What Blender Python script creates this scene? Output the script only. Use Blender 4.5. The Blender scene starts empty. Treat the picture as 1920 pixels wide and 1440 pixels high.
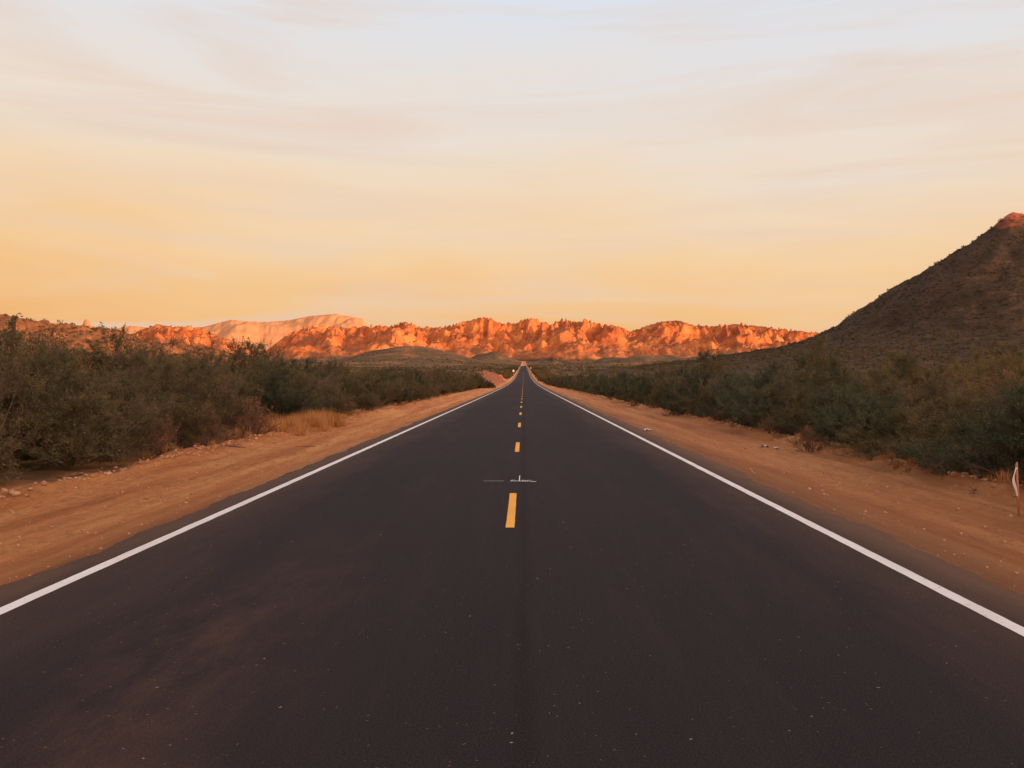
import bpy, math, random
import numpy as np
from mathutils import Vector

random.seed(7)
scene = bpy.context.scene
scene.view_settings.view_transform = 'Standard'
scene.view_settings.look = 'None'
scene.view_settings.exposure = 0
COL = scene.collection
F = 1507.0; VX = 982.0; VY = 710.0; EYE = 1.7

# ------------------------------------------------------------ helpers
def s2l(c):
    o = []
    for v in c:
        v = v / 255.0
        o.append(v / 12.92 if v <= 0.04045 else ((v + 0.055) / 1.055) ** 2.4)
    return (o[0], o[1], o[2], 1.0)

def mesh_np(name, verts, faces, mats=(), smooth=False, midx=None):
    me = bpy.data.meshes.new(name)
    verts = np.asarray(verts, dtype=np.float32)
    if not isinstance(faces, list):
        faces = [faces]
    faces = [np.asarray(f, dtype=np.int32) for f in faces if len(f)]
    me.vertices.add(len(verts))
    me.vertices.foreach_set("co", verts.ravel())
    loops = np.concatenate([f.ravel() for f in faces])
    totals = np.concatenate([np.full(len(f), f.shape[1], dtype=np.int32) for f in faces])
    starts = np.concatenate([[0], np.cumsum(totals)[:-1]]).astype(np.int32)
    me.loops.add(len(loops)); me.loops.foreach_set("vertex_index", loops)
    me.polygons.add(len(totals))
    me.polygons.foreach_set("loop_start", starts)
    me.polygons.foreach_set("loop_total", totals)
    if smooth:
        me.polygons.foreach_set("use_smooth", np.ones(len(totals), dtype=bool))
    for m in mats:
        me.materials.append(m)
    if midx is not None:
        me.polygons.foreach_set("material_index", np.asarray(midx, dtype=np.int32))
    me.update(calc_edges=True)
    me.validate()
    return me

def obj(name, data, loc=(0, 0, 0), parent=None, **props):
    o = bpy.data.objects.new(name, data)
    COL.objects.link(o)
    o.location = loc
    if parent is not None:
        o.parent = parent
    for k, v in props.items():
        o[k] = v
    return o

def grid_faces(nr, nc):
    i = np.arange((nr - 1) * (nc - 1))
    r = i // (nc - 1); c = i % (nc - 1)
    a = r * nc + c
    return np.stack([a, a + 1, a + nc + 1, a + nc], axis=1)

def _hash(ix, iy, seed):
    h = (ix.astype(np.int64) * 374761393 + iy.astype(np.int64) * 668265263 + seed * 1442695041) & 0xFFFFFFFF
    h = ((h ^ (h >> 13)) * 1274126177) & 0xFFFFFFFF
    h = h ^ (h >> 16)
    return (h & 0xFFFF) / 65535.0 * 2 * np.pi

def gnoise(x, y, seed=0):
    x = np.asarray(x, dtype=np.float64); y = np.asarray(y, dtype=np.float64)
    x0 = np.floor(x); y0 = np.floor(y)
    fx = x - x0; fy = y - y0
    u = fx ** 3 * (fx * (fx * 6 - 15) + 10); v = fy ** 3 * (fy * (fy * 6 - 15) + 10)
    def g(dx, dy):
        a = _hash(x0 + dx, y0 + dy, seed)
        return np.cos(a) * (fx - dx) + np.sin(a) * (fy - dy)
    return 1.5 * ((g(0, 0) * (1 - u) + g(1, 0) * u) * (1 - v) + (g(0, 1) * (1 - u) + g(1, 1) * u) * v)

def fbm(x, y, seed=0, octv=5, gain=0.5):
    s = 0; a = 1; t = 0
    for i in range(octv):
        s = s + a * gnoise(x * 2 ** i + 17.3 * i, y * 2 ** i - 9.1 * i, seed + i)
        t += a; a *= gain
    return s / t

def ridged(x, y, seed=0, octv=6, gain=0.55):
    s = 0; a = 1; t = 0; w = 1
    for i in range(octv):
        n = 1 - np.abs(gnoise(x * 2.03 ** i + 31.7 * i, y * 2.03 ** i + 5.3 * i, seed + i)) * 1.35
        n = np.clip(n, 0, 1) ** 2
        s = s + a * n * w
        w = np.clip(n * 1.3, 0.15, 1)
        t += a; a *= gain
    return s / t

def billow(x, y, seed=0, octv=6, gain=0.45):
    s = 0; a = 1; t = 0
    for i in range(octv):
        n = np.abs(gnoise(x * 2.07 ** i + 13.7 * i, y * 2.07 ** i + 3.3 * i, seed + i))
        s = s + a * np.minimum(n * 1.7, 1.0) ** 0.8
        t += a; a *= gain
    return s / t

def sstep(a, b, x):
    t = np.clip((x - a) / (b - a), 0, 1)
    return t * t * (3 - 2 * t)

# ------------------------------------------------------------ node materials
class NT:
    def __init__(s, name):
        s.m = bpy.data.materials.new(name); s.m.use_nodes = True
        s.t = s.m.node_tree; s.n = s.t.nodes; s.l = s.t.links
        s.b = s.n["Principled BSDF"]
        s.b.inputs["Roughness"].default_value = 0.9
        s.b.inputs["Specular IOR Level"].default_value = 0.15
        s._pos = None
    def pos(s):
        if s._pos is None:
            s._pos = s.n.new("ShaderNodeTexCoord").outputs["Object"]
        return s._pos
    def link(s, a, b): s.l.new(a, b)
    def scaled(s, sc, src=None):
        mp = s.n.new("ShaderNodeMapping"); mp.inputs["Scale"].default_value = sc
        s.link(src or s.pos(), mp.inputs["Vector"]); return mp.outputs[0]
    def noise(s, scale, detail=4, rough=0.55, vec=None, stretch=None):
        n = s.n.new("ShaderNodeTexNoise")
        n.inputs["Scale"].default_value = scale; n.inputs["Detail"].default_value = detail
        n.inputs["Roughness"].default_value = rough
        v = vec or (s.scaled(stretch) if stretch else s.pos())
        s.link(v, n.inputs["Vector"]); return n.outputs["Fac"]
    def ramp(s, fac, stops, interp='LINEAR'):
        r = s.n.new("ShaderNodeValToRGB"); r.color_ramp.interpolation = interp
        el = r.color_ramp.elements
        while len(el) > 1: el.remove(el[-1])
        el[0].position = stops[0][0]; el[0].color = stops[0][1]
        for p, c in stops[1:]:
            e = el.new(p); e.color = c
        s.link(fac, r.inputs[0]); return r.outputs[0]
    def mix(s, fac, a, b, mode='MIX'):
        m = s.n.new("ShaderNodeMix"); m.data_type = 'RGBA'; m.blend_type = mode
        for i, v in ((0, fac), (6, a), (7, b)):
            if isinstance(v, (int, float)): m.inputs[i].default_value = v
            elif isinstance(v, tuple): m.inputs[i].default_value = v
            else: s.link(v, m.inputs[i])
        return m.outputs[2]
    def math(s, op, a, b=0.0, clamp=False):
        m = s.n.new("ShaderNodeMath"); m.operation = op; m.use_clamp = clamp
        for i, v in ((0, a), (1, b)):
            if isinstance(v, (int, float)): m.inputs[i].default_value = v
            else: s.link(v, m.inputs[i])
        return m.outputs[0]
    def rng(s, v, a, b, c=0.0, d=1.0):
        m = s.n.new("ShaderNodeMapRange"); m.inputs[1].default_value = a; m.inputs[2].default_value = b
        m.inputs[3].default_value = c; m.inputs[4].default_value = d
        s.link(v, m.inputs[0]); return m.outputs[0]
    def sep(s, v=None):
        x = s.n.new("ShaderNodeSeparateXYZ"); s.link(v or s.pos(), x.inputs[0]); return x.outputs
    def color(s, c):
        if isinstance(c, tuple): s.b.inputs["Base Color"].default_value = c
        else: s.link(c, s.b.inputs["Base Color"])
    def bump(s, h, strength=0.5, dist=0.02):
        b = s.n.new("ShaderNodeBump"); b.inputs["Strength"].default_value = strength
        b.inputs["Distance"].default_value = dist
        s.link(h, b.inputs["Height"]); s.link(b.outputs[0], s.b.inputs["Normal"])

def C(r, g, b): return (r, g, b, 1.0)

# ground
m = NT("dirt_and_scrub_ground")
x, y, z = m.sep()
big = m.noise(0.35, 5, 0.6)
strk = m.noise(1.6, 8, 0.7, stretch=(1.0, 0.055, 1.0))
fine = m.noise(7, 8, 0.78, stretch=(1.0, 0.5, 1.0))
grain = m.noise(60, 5, 0.75)
dirt = m.ramp(strk, [(0.36, C(0.46, 0.145, 0.045)), (0.48, C(0.76, 0.275, 0.09)), (0.60, C(0.92, 0.42, 0.16))])
dirt = m.mix(m.rng(fine, 0.48, 0.66, 0, .75), dirt, C(0.42, 0.14, 0.055), 'MIX')
dirt = m.mix(m.math('MULTIPLY', m.rng(grain, 0.5, 0.68), 0.6), dirt, C(0.97, 0.56, 0.28))
dirt = m.mix(m.math('MULTIPLY', m.rng(big, 0.45, 0.7), 0.3), dirt, C(0.46, 0.155, 0.07))
scrub = m.ramp(m.noise(0.5, 8, 0.7), [(0.35, C(0.12, 0.075, 0.04)), (0.5, C(0.22, 0.115, 0.055)), (0.65, C(0.44, 0.21, 0.09))])
ax = m.math('ABSOLUTE', x)
edge = m.math('ADD', ax, m.rng(m.noise(0.7, 8, 0.72), 0, 1, -2.2, 2.2))
edge = m.math('ADD', edge, m.rng(y, 90, 230, 0, 1.8))
side = m.rng(edge, 7.3, 8.4)
dirt = m.mix(m.math('MULTIPLY', m.rng(x, 0.0, 4.0), 0.35), dirt, C(0.48, 0.20, 0.105))
dirt = m.mix(m.math('MULTIPLY', m.rng(m.math('ADD', ax, m.rng(fine, 0, 1, -.5, .5)), 4.8, 4.2), 0.5), dirt, C(0.2, 0.10, 0.06))
far = m.ramp(m.noise(0.02, 10, 0.75), [(0.38, C(0.07, 0.05, 0.026)), (0.52, C(0.12, 0.068, 0.032)), (0.64, C(0.30, 0.12, 0.05))])
scrub = m.mix(m.rng(y, 120, 400), scrub, far)
col = m.mix(side, dirt, scrub)
bk = m.math('MULTIPLY', m.math('MULTIPLY', m.rng(y, 135, 160), m.rng(y, 330, 300)), m.math('MULTIPLY', m.rng(x, -13.5, -12), m.rng(x, -5.5, -6.5)))
col = m.mix(bk, col, m.ramp(m.noise(0.8, 6, .7), [(.4, C(.30, .10, .05)), (.6, C(.56, .21, .10))]))
m.color(col)
m.bump(m.math('ADD', m.math('ADD', m.math('MULTIPLY', fine, 0.9), m.math('MULTIPLY', strk, 1.1)), m.math('MULTIPLY', grain, 0.4)), 1.0, 0.15)
MAT_GROUND = m.m

# asphalt
m = NT("asphalt")
x, y, z = m.sep()
n1 = m.noise(0.5, 5, 0.6, stretch=(1.0, 0.2, 1.0))
n2 = m.noise(2.6, 7, 0.75, stretch=(1.0, 0.10, 1.0))
g = m.noise(95, 6, 0.85)
base = m.ramp(n1, [(0.36, C(0.031, 0.027, 0.034)), (0.55, C(0.037, 0.030, 0.036)), (0.72, C(0.052, 0.038, 0.040))])
base = m.mix(m.math('MULTIPLY', m.rng(n2, 0.50, 0.72), 0.4), base, C(0.07, 0.05, 0.048))
cx = m.math('ABSOLUTE', m.math('ADD', x, m.math('ADD', 2.0, m.rng(m.noise(0.5, 3), 0, 1, -.7, .7))))
patch = m.math('MULTIPLY', m.rng(m.noise(1.4, 8, 0.72, stretch=(1.0, 0.4, 1.0)), 0.42, 0.66), m.rng(cx, 0.75, 0.1))
patch = m.math('MULTIPLY', patch, m.rng(y, 9.0, 5.0))
base = m.mix(m.math('MULTIPLY', patch, 0.75), base, C(0.15, 0.080, 0.060))
ax = m.math('ABSOLUTE', m.math('ADD', x, 0.23))
dust = m.math('ADD', ax, m.rng(m.noise(1.1, 7, 0.72, stretch=(1, 0.2, 1)), 0, 1, -1.1, 1.1))
base = m.mix(m.rng(dust, 2.5, 4.3, 0, 0.8), base, C(0.14, 0.085, 0.066))
out = m.math('ADD', ax, m.rng(m.noise(3, 6, 0.72, stretch=(1, 0.3, 1)), 0, 1, -.25, .25))
base = m.mix(m.rng(out, 3.6, 4.05, 0, 0.75), base, C(0.22, 0.125, 0.085))
seam = m.math('ABSOLUTE', m.math('ADD', x, m.rng(m.noise(0.8, 3), 0, 1, -0.03, 0.03)))
base = m.mix(m.rng(seam, 0.01, 0.09, 0.4, 0.0), base, C(0.016, 0.013, 0.016))
base = m.mix(m.math('MULTIPLY', m.rng(g, 0.50, 0.64), 0.5), base, C(0.13, 0.098, 0.098))
base = m.mix(m.math('MULTIPLY', m.rng(g, 0.50, 0.36), 0.55), base, C(0.012, 0.01, 0.012))
def specks(scale, thr, keep, patchy):
    vor = m.n.new("ShaderNodeTexVoronoi"); vor.inputs["Scale"].default_value = scale
    nz = m.n.new("ShaderNodeTexNoise"); nz.inputs["Scale"].default_value = 60; m.link(m.pos(), nz.inputs["Vector"])
    ad = m.n.new("ShaderNodeVectorMath"); ad.operation = 'MULTIPLY_ADD'
    m.link(nz.outputs["Color"], ad.inputs[0]); ad.inputs[1].default_value = (.03, .03, .03); m.link(m.pos(), ad.inputs[2])
    m.link(ad.outputs[0], vor.inputs["Vector"])
    sc_ = m.n.new("ShaderNodeSeparateColor"); m.link(vor.outputs["Color"], sc_.inputs[0])
    s_ = m.math('MULTIPLY', m.math('LESS_THAN', vor.outputs["Distance"], thr), m.math('GREATER_THAN', sc_.outputs[0], keep))
    return m.math('MULTIPLY', s_, m.rng(m.noise(0.7, 4), patchy, patchy + .1))
base = m.mix(m.math('MULTIPLY', specks(6.0, 0.045, 0.5, .40), 0.75), base, C(0.5, 0.40, 0.34))
base = m.mix(m.math('MULTIPLY', specks(16.0, 0.085, 0.6, .38), 0.55), base, C(0.38, 0.28, 0.22))
m.color(base)
m.b.inputs["Roughness"].default_value = 0.95
m.b.inputs["Specular IOR Level"].default_value = 0.08
m.bump(m.math('ADD', g, m.math('MULTIPLY', m.noise(40, 4), 0.6)), 0.8, 0.02)
MAT_ROAD = m.m

def paint(name, c, c2):
    m = NT(name)
    w = m.noise(22, 6, 0.75)
    col = m.mix(m.rng(m.noise(3, 4, 0.6, stretch=(1, 0.3, 1)), 0.35, 0.7), c, c2)
    m.color(m.mix(m.rng(w, 0.60, 0.68), col, C(0.09, 0.07, 0.06)))
    m.bump(m.noise(160, 3), 0.3, 0.004)
    m.b.inputs["Roughness"].default_value = 0.7
    return m.m
MAT_WHITE = paint("white_road_paint", C(0.84, 0.81, 0.83), C(0.70, 0.65, 0.64))
MAT_YELLOW = paint("yellow_road_paint", C(0.93, 0.45, 0.065), C(0.84, 0.39, 0.06))

def rock_mat(name, c_dark, c_mid, c_light, veg, scale, vegamt=1.0, bumpd=12.0, sunlit_peak=None, speck=None, low=None, speckamt=.85):
    m = NT(name)
    n = m.noise(scale, 10, 0.68)
    col = m.ramp(n, [(0.36, c_dark), (0.5, c_mid), (0.64, c_light)])
    st = m.noise(scale * 0.6, 6, 0.6, stretch=(1, 1, 7))
    col = m.mix(m.rng(st, 0.5, 0.7, 0, 0.45), col, c_dark)
    geo = m.n.new("ShaderNodeNewGeometry")
    nz = m.sep(geo.outputs["Normal"])[2]
    vg = m.math('ADD', nz, m.rng(m.noise(scale * 3, 8, 0.75), 0, 1, -0.45, 0.45))
    col = m.mix(m.rng(vg, 0.70, 0.95, 0, vegamt), col, veg)
    if speck:
        col = m.mix(m.rng(m.noise(0.5, 7, 0.85), 0.50, 0.55, 0, speckamt), col, speck)
    if sunlit_peak:
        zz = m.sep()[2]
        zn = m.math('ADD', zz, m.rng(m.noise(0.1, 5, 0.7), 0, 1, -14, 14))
        col = m.mix(m.rng(zn, 91, 101), col, sunlit_peak)  # sunlit orange-red of the rocky tip is painted into the colour
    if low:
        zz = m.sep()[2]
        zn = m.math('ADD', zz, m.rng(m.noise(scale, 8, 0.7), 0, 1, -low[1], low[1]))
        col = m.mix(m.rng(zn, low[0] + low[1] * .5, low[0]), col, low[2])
    m.color(col)
    m.bump(m.noise(scale * 4, 8, 0.7), 1.0, bumpd)
    return m.m
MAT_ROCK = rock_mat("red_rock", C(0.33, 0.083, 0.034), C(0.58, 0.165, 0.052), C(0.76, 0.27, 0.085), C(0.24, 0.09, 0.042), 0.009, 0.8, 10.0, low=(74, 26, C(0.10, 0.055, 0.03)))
MAT_FAR = rock_mat("hazy_far_rock", C(0.58, 0.265, 0.125), C(0.60, 0.275, 0.13), C(0.63, 0.29, 0.137), C(0.59, 0.27, 0.128), 0.002, 0.3, 2.0)  # aerial haze painted in as paler, low-contrast rock colours
MAT_HILL = rock_mat("scrubby_hill", C(0.052, 0.030, 0.021), C(0.088, 0.048, 0.031), C(0.13, 0.070, 0.043), C(0.066, 0.043, 0.025), 0.06, 0.55, 1.2, sunlit_peak=C(0.50, 0.14, 0.07), speck=C(0.038, 0.030, 0.018))
MAT_LEFTHILL = rock_mat("red_scrub_hill", C(0.28, 0.08, 0.034), C(0.50, 0.16, 0.055), C(0.66, 0.25, 0.09), C(0.28, 0.11, 0.045), 0.03, 0.8, 3.0, speck=C(0.14, 0.07, 0.034), speckamt=.75)

def leaf_mat(name, a, b, c, h0=.482, h1=.528):
    m = NT(name)
    oi = m.n.new("ShaderNodeObjectInfo")
    n = m.noise(2.2, 3, 0.6)
    col = m.ramp(n, [(0.3, a), (0.52, b), (0.7, c)])
    hs = m.n.new("ShaderNodeHueSaturation")
    m.link(m.rng(oi.outputs["Random"], 0, 1, h0, h1), hs.inputs["Hue"])
    m.link(m.rng(oi.outputs["Random"], 0, 1, 1.3, 0.8) if h0 != h1 else m.rng(oi.outputs["Random"], 0, 1, 1, 1), hs.inputs["Value"])
    m.link(col, hs.inputs["Color"])
    m.color(hs.outputs[0])
    tr = m.n.new("ShaderNodeBsdfTranslucent"); m.link(hs.outputs[0], tr.inputs["Color"])
    ms = m.n.new("ShaderNodeMixShader"); ms.inputs[0].default_value = 0.35
    m.link(m.b.outputs[0], ms.inputs[1]); m.link(tr.outputs[0], ms.inputs[2])
    m.link(ms.outputs[0], m.n["Material Output"].inputs["Surface"])
    return m.m
MAT_LEAF_OLIVE = leaf_mat("olive_leaves", C(0.104, 0.086, 0.048), C(0.155, 0.124, 0.064), C(0.26, 0.175, 0.078))
MAT_LEAF_GREEN = leaf_mat("green_leaves", C(0.062, 0.074, 0.053), C(0.096, 0.106, 0.064), C(0.17, 0.148, 0.074))
MAT_LEAF_GOLD = leaf_mat("golden_brown_leaves", C(0.15, 0.105, 0.05), C(0.23, 0.155, 0.068), C(0.34, 0.215, 0.09))
MAT_LEAF_DRY = leaf_mat("dry_leaves", C(0.2, 0.11, 0.06), C(0.30, 0.155, 0.078), C(0.42, 0.23, 0.11))
MAT_SCRUB = leaf_mat("far_scrub_leaves", C(0.072, 0.056, 0.030), C(0.108, 0.078, 0.038), C(0.17, 0.105, 0.048), .5, .5)
MAT_HSCRUB = leaf_mat("hill_scrub_leaves", C(0.048, 0.038, 0.022), C(0.075, 0.057, 0.030), C(0.11, 0.075, 0.037), .5, .5)
MAT_GSCRUB = leaf_mat("golden_scrub_leaves", C(0.11, 0.075, 0.036), C(0.19, 0.115, 0.05), C(0.33, 0.18, 0.07), .5, .5)
m = NT("grey_brown_bark"); m.color(m.ramp(m.noise(12, 5), [(0.3, C(0.10, 0.065, 0.05)), (0.7, C(0.22, 0.14, 0.10))])); MAT_BARK = m.m
m = NT("dry_grass_blades"); m.color(m.ramp(m.noise(1.5, 4), [(0.3, C(0.40, 0.18, 0.07)), (0.7, C(0.68, 0.35, 0.13))])); MAT_GRASS = m.m
m = NT("stone"); m.color(m.ramp(m.noise(5, 4), [(0.3, C(0.3, 0.14, 0.08)), (0.7, C(0.65, 0.36, 0.21))])); m.bump(m.noise(40, 4), 0.4, 0.01); MAT_STONE = m.m

# ------------------------------------------------------------ terrain functions
_ky = [-4000, 150, 200, 300, 450, 600, 900, 1150, 1300, 1600, 2200, 3000, 8000]
_kz = [0, 0, 0.15, 1.1, 4.0, 7.3, 14.2, 20.3, 22.6, 24.5, 38, 58, 150]
_py = np.arange(-4000, 8001, 10.0)
_pz = np.interp(_py, _ky, _kz)
_k = np.exp(-0.5 * (np.arange(-12, 13) / 5.0) ** 2); _k /= _k.sum()
_pz = np.convolve(np.pad(_pz, 12, mode='edge'), _k, mode='valid')
def prof(y): return np.interp(y, _py, _pz)

def ground_z(x, y):
    x = np.asarray(x, float); y = np.asarray(y, float)
    ax = np.abs(x)
    z = prof(y) - 0.045
    under = 1 - sstep(3.6, 4.3, ax)
    z = z - under * (0.03 + 0.3 * sstep(200, 500, y))
    sh = sstep(4.3, 5.2, ax)
    near = 1 - sstep(60, 200, y)
    z = z + sh * near * (0.06 * fbm(x * 1.4, y * 0.14, 3, 4) + 0.04 * fbm(x * 4, y * 2, 5, 4, .65))
    rut = np.exp(-((ax - 5.75 + 0.12 * gnoise(y * .1, x * 0, 51)) / .13) ** 2) + np.exp(-((ax - 6.85 + 0.12 * gnoise(y * .1, x * 0 + 5, 52)) / .13) ** 2)
    z = z - 0.03 * rut * near
    berm = np.exp(-((ax - 7.3 + 0.5 * fbm(y * 0.25, x * 0 + 3, 9, 2)) / 0.45) ** 2)
    z = z + near * berm * (0.13 + 0.22 * fbm(x * 1.5, y * 0.8, 21, 4))
    off = sstep(8, 60, ax)
    z = z + sstep(7.6, 11, ax) * 0.15 * (1 + fbm(x * .3, y * .3, 11, 3))
    z = z + off * (1.2 * fbm(x * 0.02, y * 0.02, 13, 4) + 0.6)
    z = z + sstep(20, 150, ax) * sstep(500, 1200, y) * 14 * (fbm(x * 0.004, y * 0.004, 15, 5) + 0.15)
    z = z + 3.0 * np.exp(-((x + 9.4) / 2.6) ** 4) * sstep(145, 170, y) * (1 - sstep(250, 330, y)) * (0.8 + 0.7 * fbm(x * .4, y * .15, 23, 4))
    z = z + 34 * np.exp(-((x + 230) / 130) ** 2 - ((y - 1650) / 220) ** 2)
    z = z + 28 * np.exp(-((x - 560) / 220) ** 2 - ((y - 1700) / 300) ** 2)
    z = z + 60 * sstep(1600, 2300, y) * (1 - sstep(2700, 3600, y)) * np.maximum(fbm(x * 0.0045, y * 0.0035, 19, 5), -.05)
    return z

xp = np.concatenate([np.arange(0, 12, 0.12), 12 * np.geomspace(1, 700, 120)])
xs = np.concatenate([-xp[::-1][:-1], xp])
ys = np.concatenate([-np.geomspace(4000, 6, 40), np.arange(-4, 4, 0.5), np.arange(4, 40, 0.15), np.arange(40, 110, 0.6), np.geomspace(110, 8000, 200)])
X, Y = np.meshgrid(xs, ys)
Z = ground_z(X, Y)
me = mesh_np("ground", np.stack([X, Y, Z], -1).reshape(-1, 3), grid_faces(len(ys), len(xs)), [MAT_GROUND], True)
obj("ground", me, kind="structure", label="orange desert dirt shoulders and dark scrub plain", category="ground")

# road
ry = np.concatenate([np.arange(-40, 3, 0.5), np.arange(3, 25, 0.12), np.arange(25, 60, 0.5), np.arange(60, 200, 2.0), np.arange(200, 1450, 10.0)])
XL, XR = -4.26, 3.93
cols = 13
rv = []
l_ = XL + 0.10 * gnoise(ry * 0.7, ry * 0 + 1.3, 31) + 0.09 * fbm(ry * 2.6, ry * 0 + 7.3, 32, 4, .6)
r_ = XR + 0.10 * gnoise(ry * 0.7, ry * 0 + 11.3, 33) + 0.09 * fbm(ry * 2.6, ry * 0 + 17.3, 34, 4, .6)
zz_ = prof(ry)
for yy, l, r, zz in zip(ry, l_, r_, zz_):
    rv.append((l - 0.05, yy, zz - 0.09)); rv.append((l, yy, zz - 0.012))
    for u in np.linspace(-4.0, 3.7, cols):
        rv.append((u, yy, zz))
    rv.append((r, yy, zz - 0.012)); rv.append((r + 0.05, yy, zz - 0.09))
me = mesh_np("road", np.array(rv), grid_faces(len(ry), cols + 4), [MAT_ROAD], False)
obj("road", me, kind="structure", label="long straight dark asphalt two-lane desert road", category="road")

def strip(x0, x1, y0, y1, lift, mat, jit=0.006):
    yy = np.unique(np.concatenate([[y0, y1], ry[(ry > y0) & (ry < y1)]]))
    z = prof(yy) + lift + 0.02 * sstep(150, 400, yy)
    a = np.stack([x0 + jit * fbm(yy * 2, yy * 0 + 1, 41, 4), yy, z], -1)
    b = np.stack([x1 + jit * fbm(yy * 2, yy * 0 + 9, 42, 4), yy, z], -1)
    v = np.empty((2 * len(yy), 3)); v[0::2] = a; v[1::2] = b
    return mesh_np("strip", v, grid_faces(len(yy), 2), [mat])
obj("road_edge_line", strip(-3.88, -3.76, -40, 1400, 0.004, MAT_WHITE, .012), kind="structure", label="continuous white painted edge line on the asphalt", category="road marking", group="white edge lines")
obj("road_edge_line.001", strip(3.29, 3.41, -40, 1400, 0.004, MAT_WHITE, .012), kind="structure", label="continuous white painted edge line on the asphalt", category="road marking", group="white edge lines")
for i in range(-1, 60):
    y0 = 9.15 + 9.5 * i
    obj("centre_dash" if i < 0 else "centre_dash.%03d" % (i + 1), strip(-0.205, -0.105, y0, y0 + 2.75, 0.004, MAT_YELLOW, jit=0.006),
        kind="structure", label="short yellow painted centre dash on the asphalt", category="road marking", group="yellow centre dashes")

m = NT("white_survey_paint"); m.color(C(.8, .77, .76)); MAT_SPRAY = m.m
def strokes(polys):
    V = []; Fc = []
    for P, w in polys:
        for (a, b) in zip(P[:-1], P[1:]):
            a = np.array(a); b = np.array(b); d = b - a; L = np.hypot(*d)
            n = np.array([-d[1], d[0]]) / L * w; e = d / L * 0.006
            k = len(V)
            for q in (a - n - e, b - n + e, b + n + e, a + n - e):
                V.append((q[0], q[1], float(prof(q[1])) + 0.004 + 0.0006 * (len(Fc) % 5)))
            Fc.append((k, k + 1, k + 2, k + 3))
    return mesh_np("strokes", np.array(V), np.array(Fc), [MAT_SPRAY])
def arc(cx, cy, rx, ry_, a0, a1, n=8):
    return [(cx + rx * math.cos(math.radians(a0 + (a1 - a0) * i / n)), cy + ry_ * math.sin(math.radians(a0 + (a1 - a0) * i / n))) for i in range(n + 1)]
yc = 13.3
P = [([(-0.66, yc + .02), (-0.5, yc + .01), (-0.34, yc + .02)], .008),
     ([(-0.22, yc), (-0.12, yc + .01), (0.02, yc - .02), (0.12, yc - .03), (0.2, yc - .05)], .022),
     ([(-0.072, yc + 0.05), (-0.07, yc + 0.75)], .008),
     (arc(-0.17, yc + .06, 0.03, 0.08, 20, 330), .008), (arc(0.0, yc + .05, 0.028, 0.08, 0, 360), .008), (arc(0.09, yc + .04, 0.03, 0.08, 40, 360), .008)]
obj("survey_mark", strokes(P), kind="structure", label="small white spray-painted survey scribble across the centre line", category="road marking")

# ------------------------------------------------------------ mountains
def mountain(name, pts, y0, y1, ycrest, mat, lam, seed, base, ncol, nrow, label, terr=0.2, nmix=0.6, smoothw=25, fade=25, rid=0.35, gain=.47):
    pts = np.array(pts, float)
    px = np.linspace(pts[0, 0], pts[-1, 0], ncol)
    E = (VY - np.interp(px, pts[:, 0], pts[:, 1])) / F
    tb = (px - VX) / F
    t = np.linspace(0, 1, nrow)
    yy = y0 + (y1 - y0) * t
    TB, YY = np.meshgrid(tb, yy); XX = TB * YY
    tc = (ycrest - y0) / (y1 - y0)
    u = (YY - y0) / (y1 - y0)
    uw = u + 0.14 * fbm(XX / lam * 0.9, YY * 0 + 1.7, seed + 90, 5)
    S = np.where(u < tc, 0.34 * sstep(0.02, 0.16, uw) + 0.66 * sstep(0.14, tc, uw), 1 - 0.8 * sstep(tc, 1.0, u))
    wx = XX + lam * 0.3 * fbm(XX / lam, YY / lam, seed + 50, 3); wy = YY + lam * 0.3 * fbm(XX / lam, YY / lam, seed + 60, 3)
    N1 = billow(wx / lam, wy / (lam * 1.3), seed, 7, gain)
    N2 = ridged(wx / (lam * .5), wy / (lam * .7), seed + 5, 6, 0.5)
    N = (1 - rid) * N1 + rid * N2
    zr = S * ((1 - nmix) + nmix * N * 1.5)
    if terr > 0:
        q = zr * 5 + 0.6 * fbm(XX / lam, YY / lam, seed + 70, 2); fr = q - np.floor(q)
        zt = (q - fr + sstep(0.2, 0.8, fr)) / 5 - 0.12 * fbm(XX / lam, YY / lam, seed + 70, 2)
        zr = zr * (1 - terr) + zt * terr
    EB = (base - EYE)
    kk = np.ones_like(px)
    H = np.maximum(E * ycrest - EB, 1.0)
    for it in range(8):
        e = ((EB + kk * H * zr) / YY).max(0)
        kk = kk * np.clip((E * ycrest - EB) / np.maximum(e * ycrest - EB, 0.5), 0.3, 3)
    w = max(3, int(smoothw / (px[1] - px[0])))
    ker = np.hanning(w + 2); ker /= ker.sum()
    pad = len(ker) // 2
    kk = np.convolve(np.pad(kk, pad, mode='edge'), ker, mode='same')[pad:pad + len(px)]
    endf = sstep(0, fade, px - px[0]) * sstep(0, fade, px[-1] - px)
    ZZ = base + kk * H * zr * endf - 40 * (1 - sstep(0, 0.05, u)) * (ycrest / 4000)
    me = mesh_np(name, np.stack([XX, YY, ZZ], -1).reshape(-1, 3), grid_faces(nrow, ncol), [mat], True)
    return obj(name, me, kind="structure", label=label, category="mountain")

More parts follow.
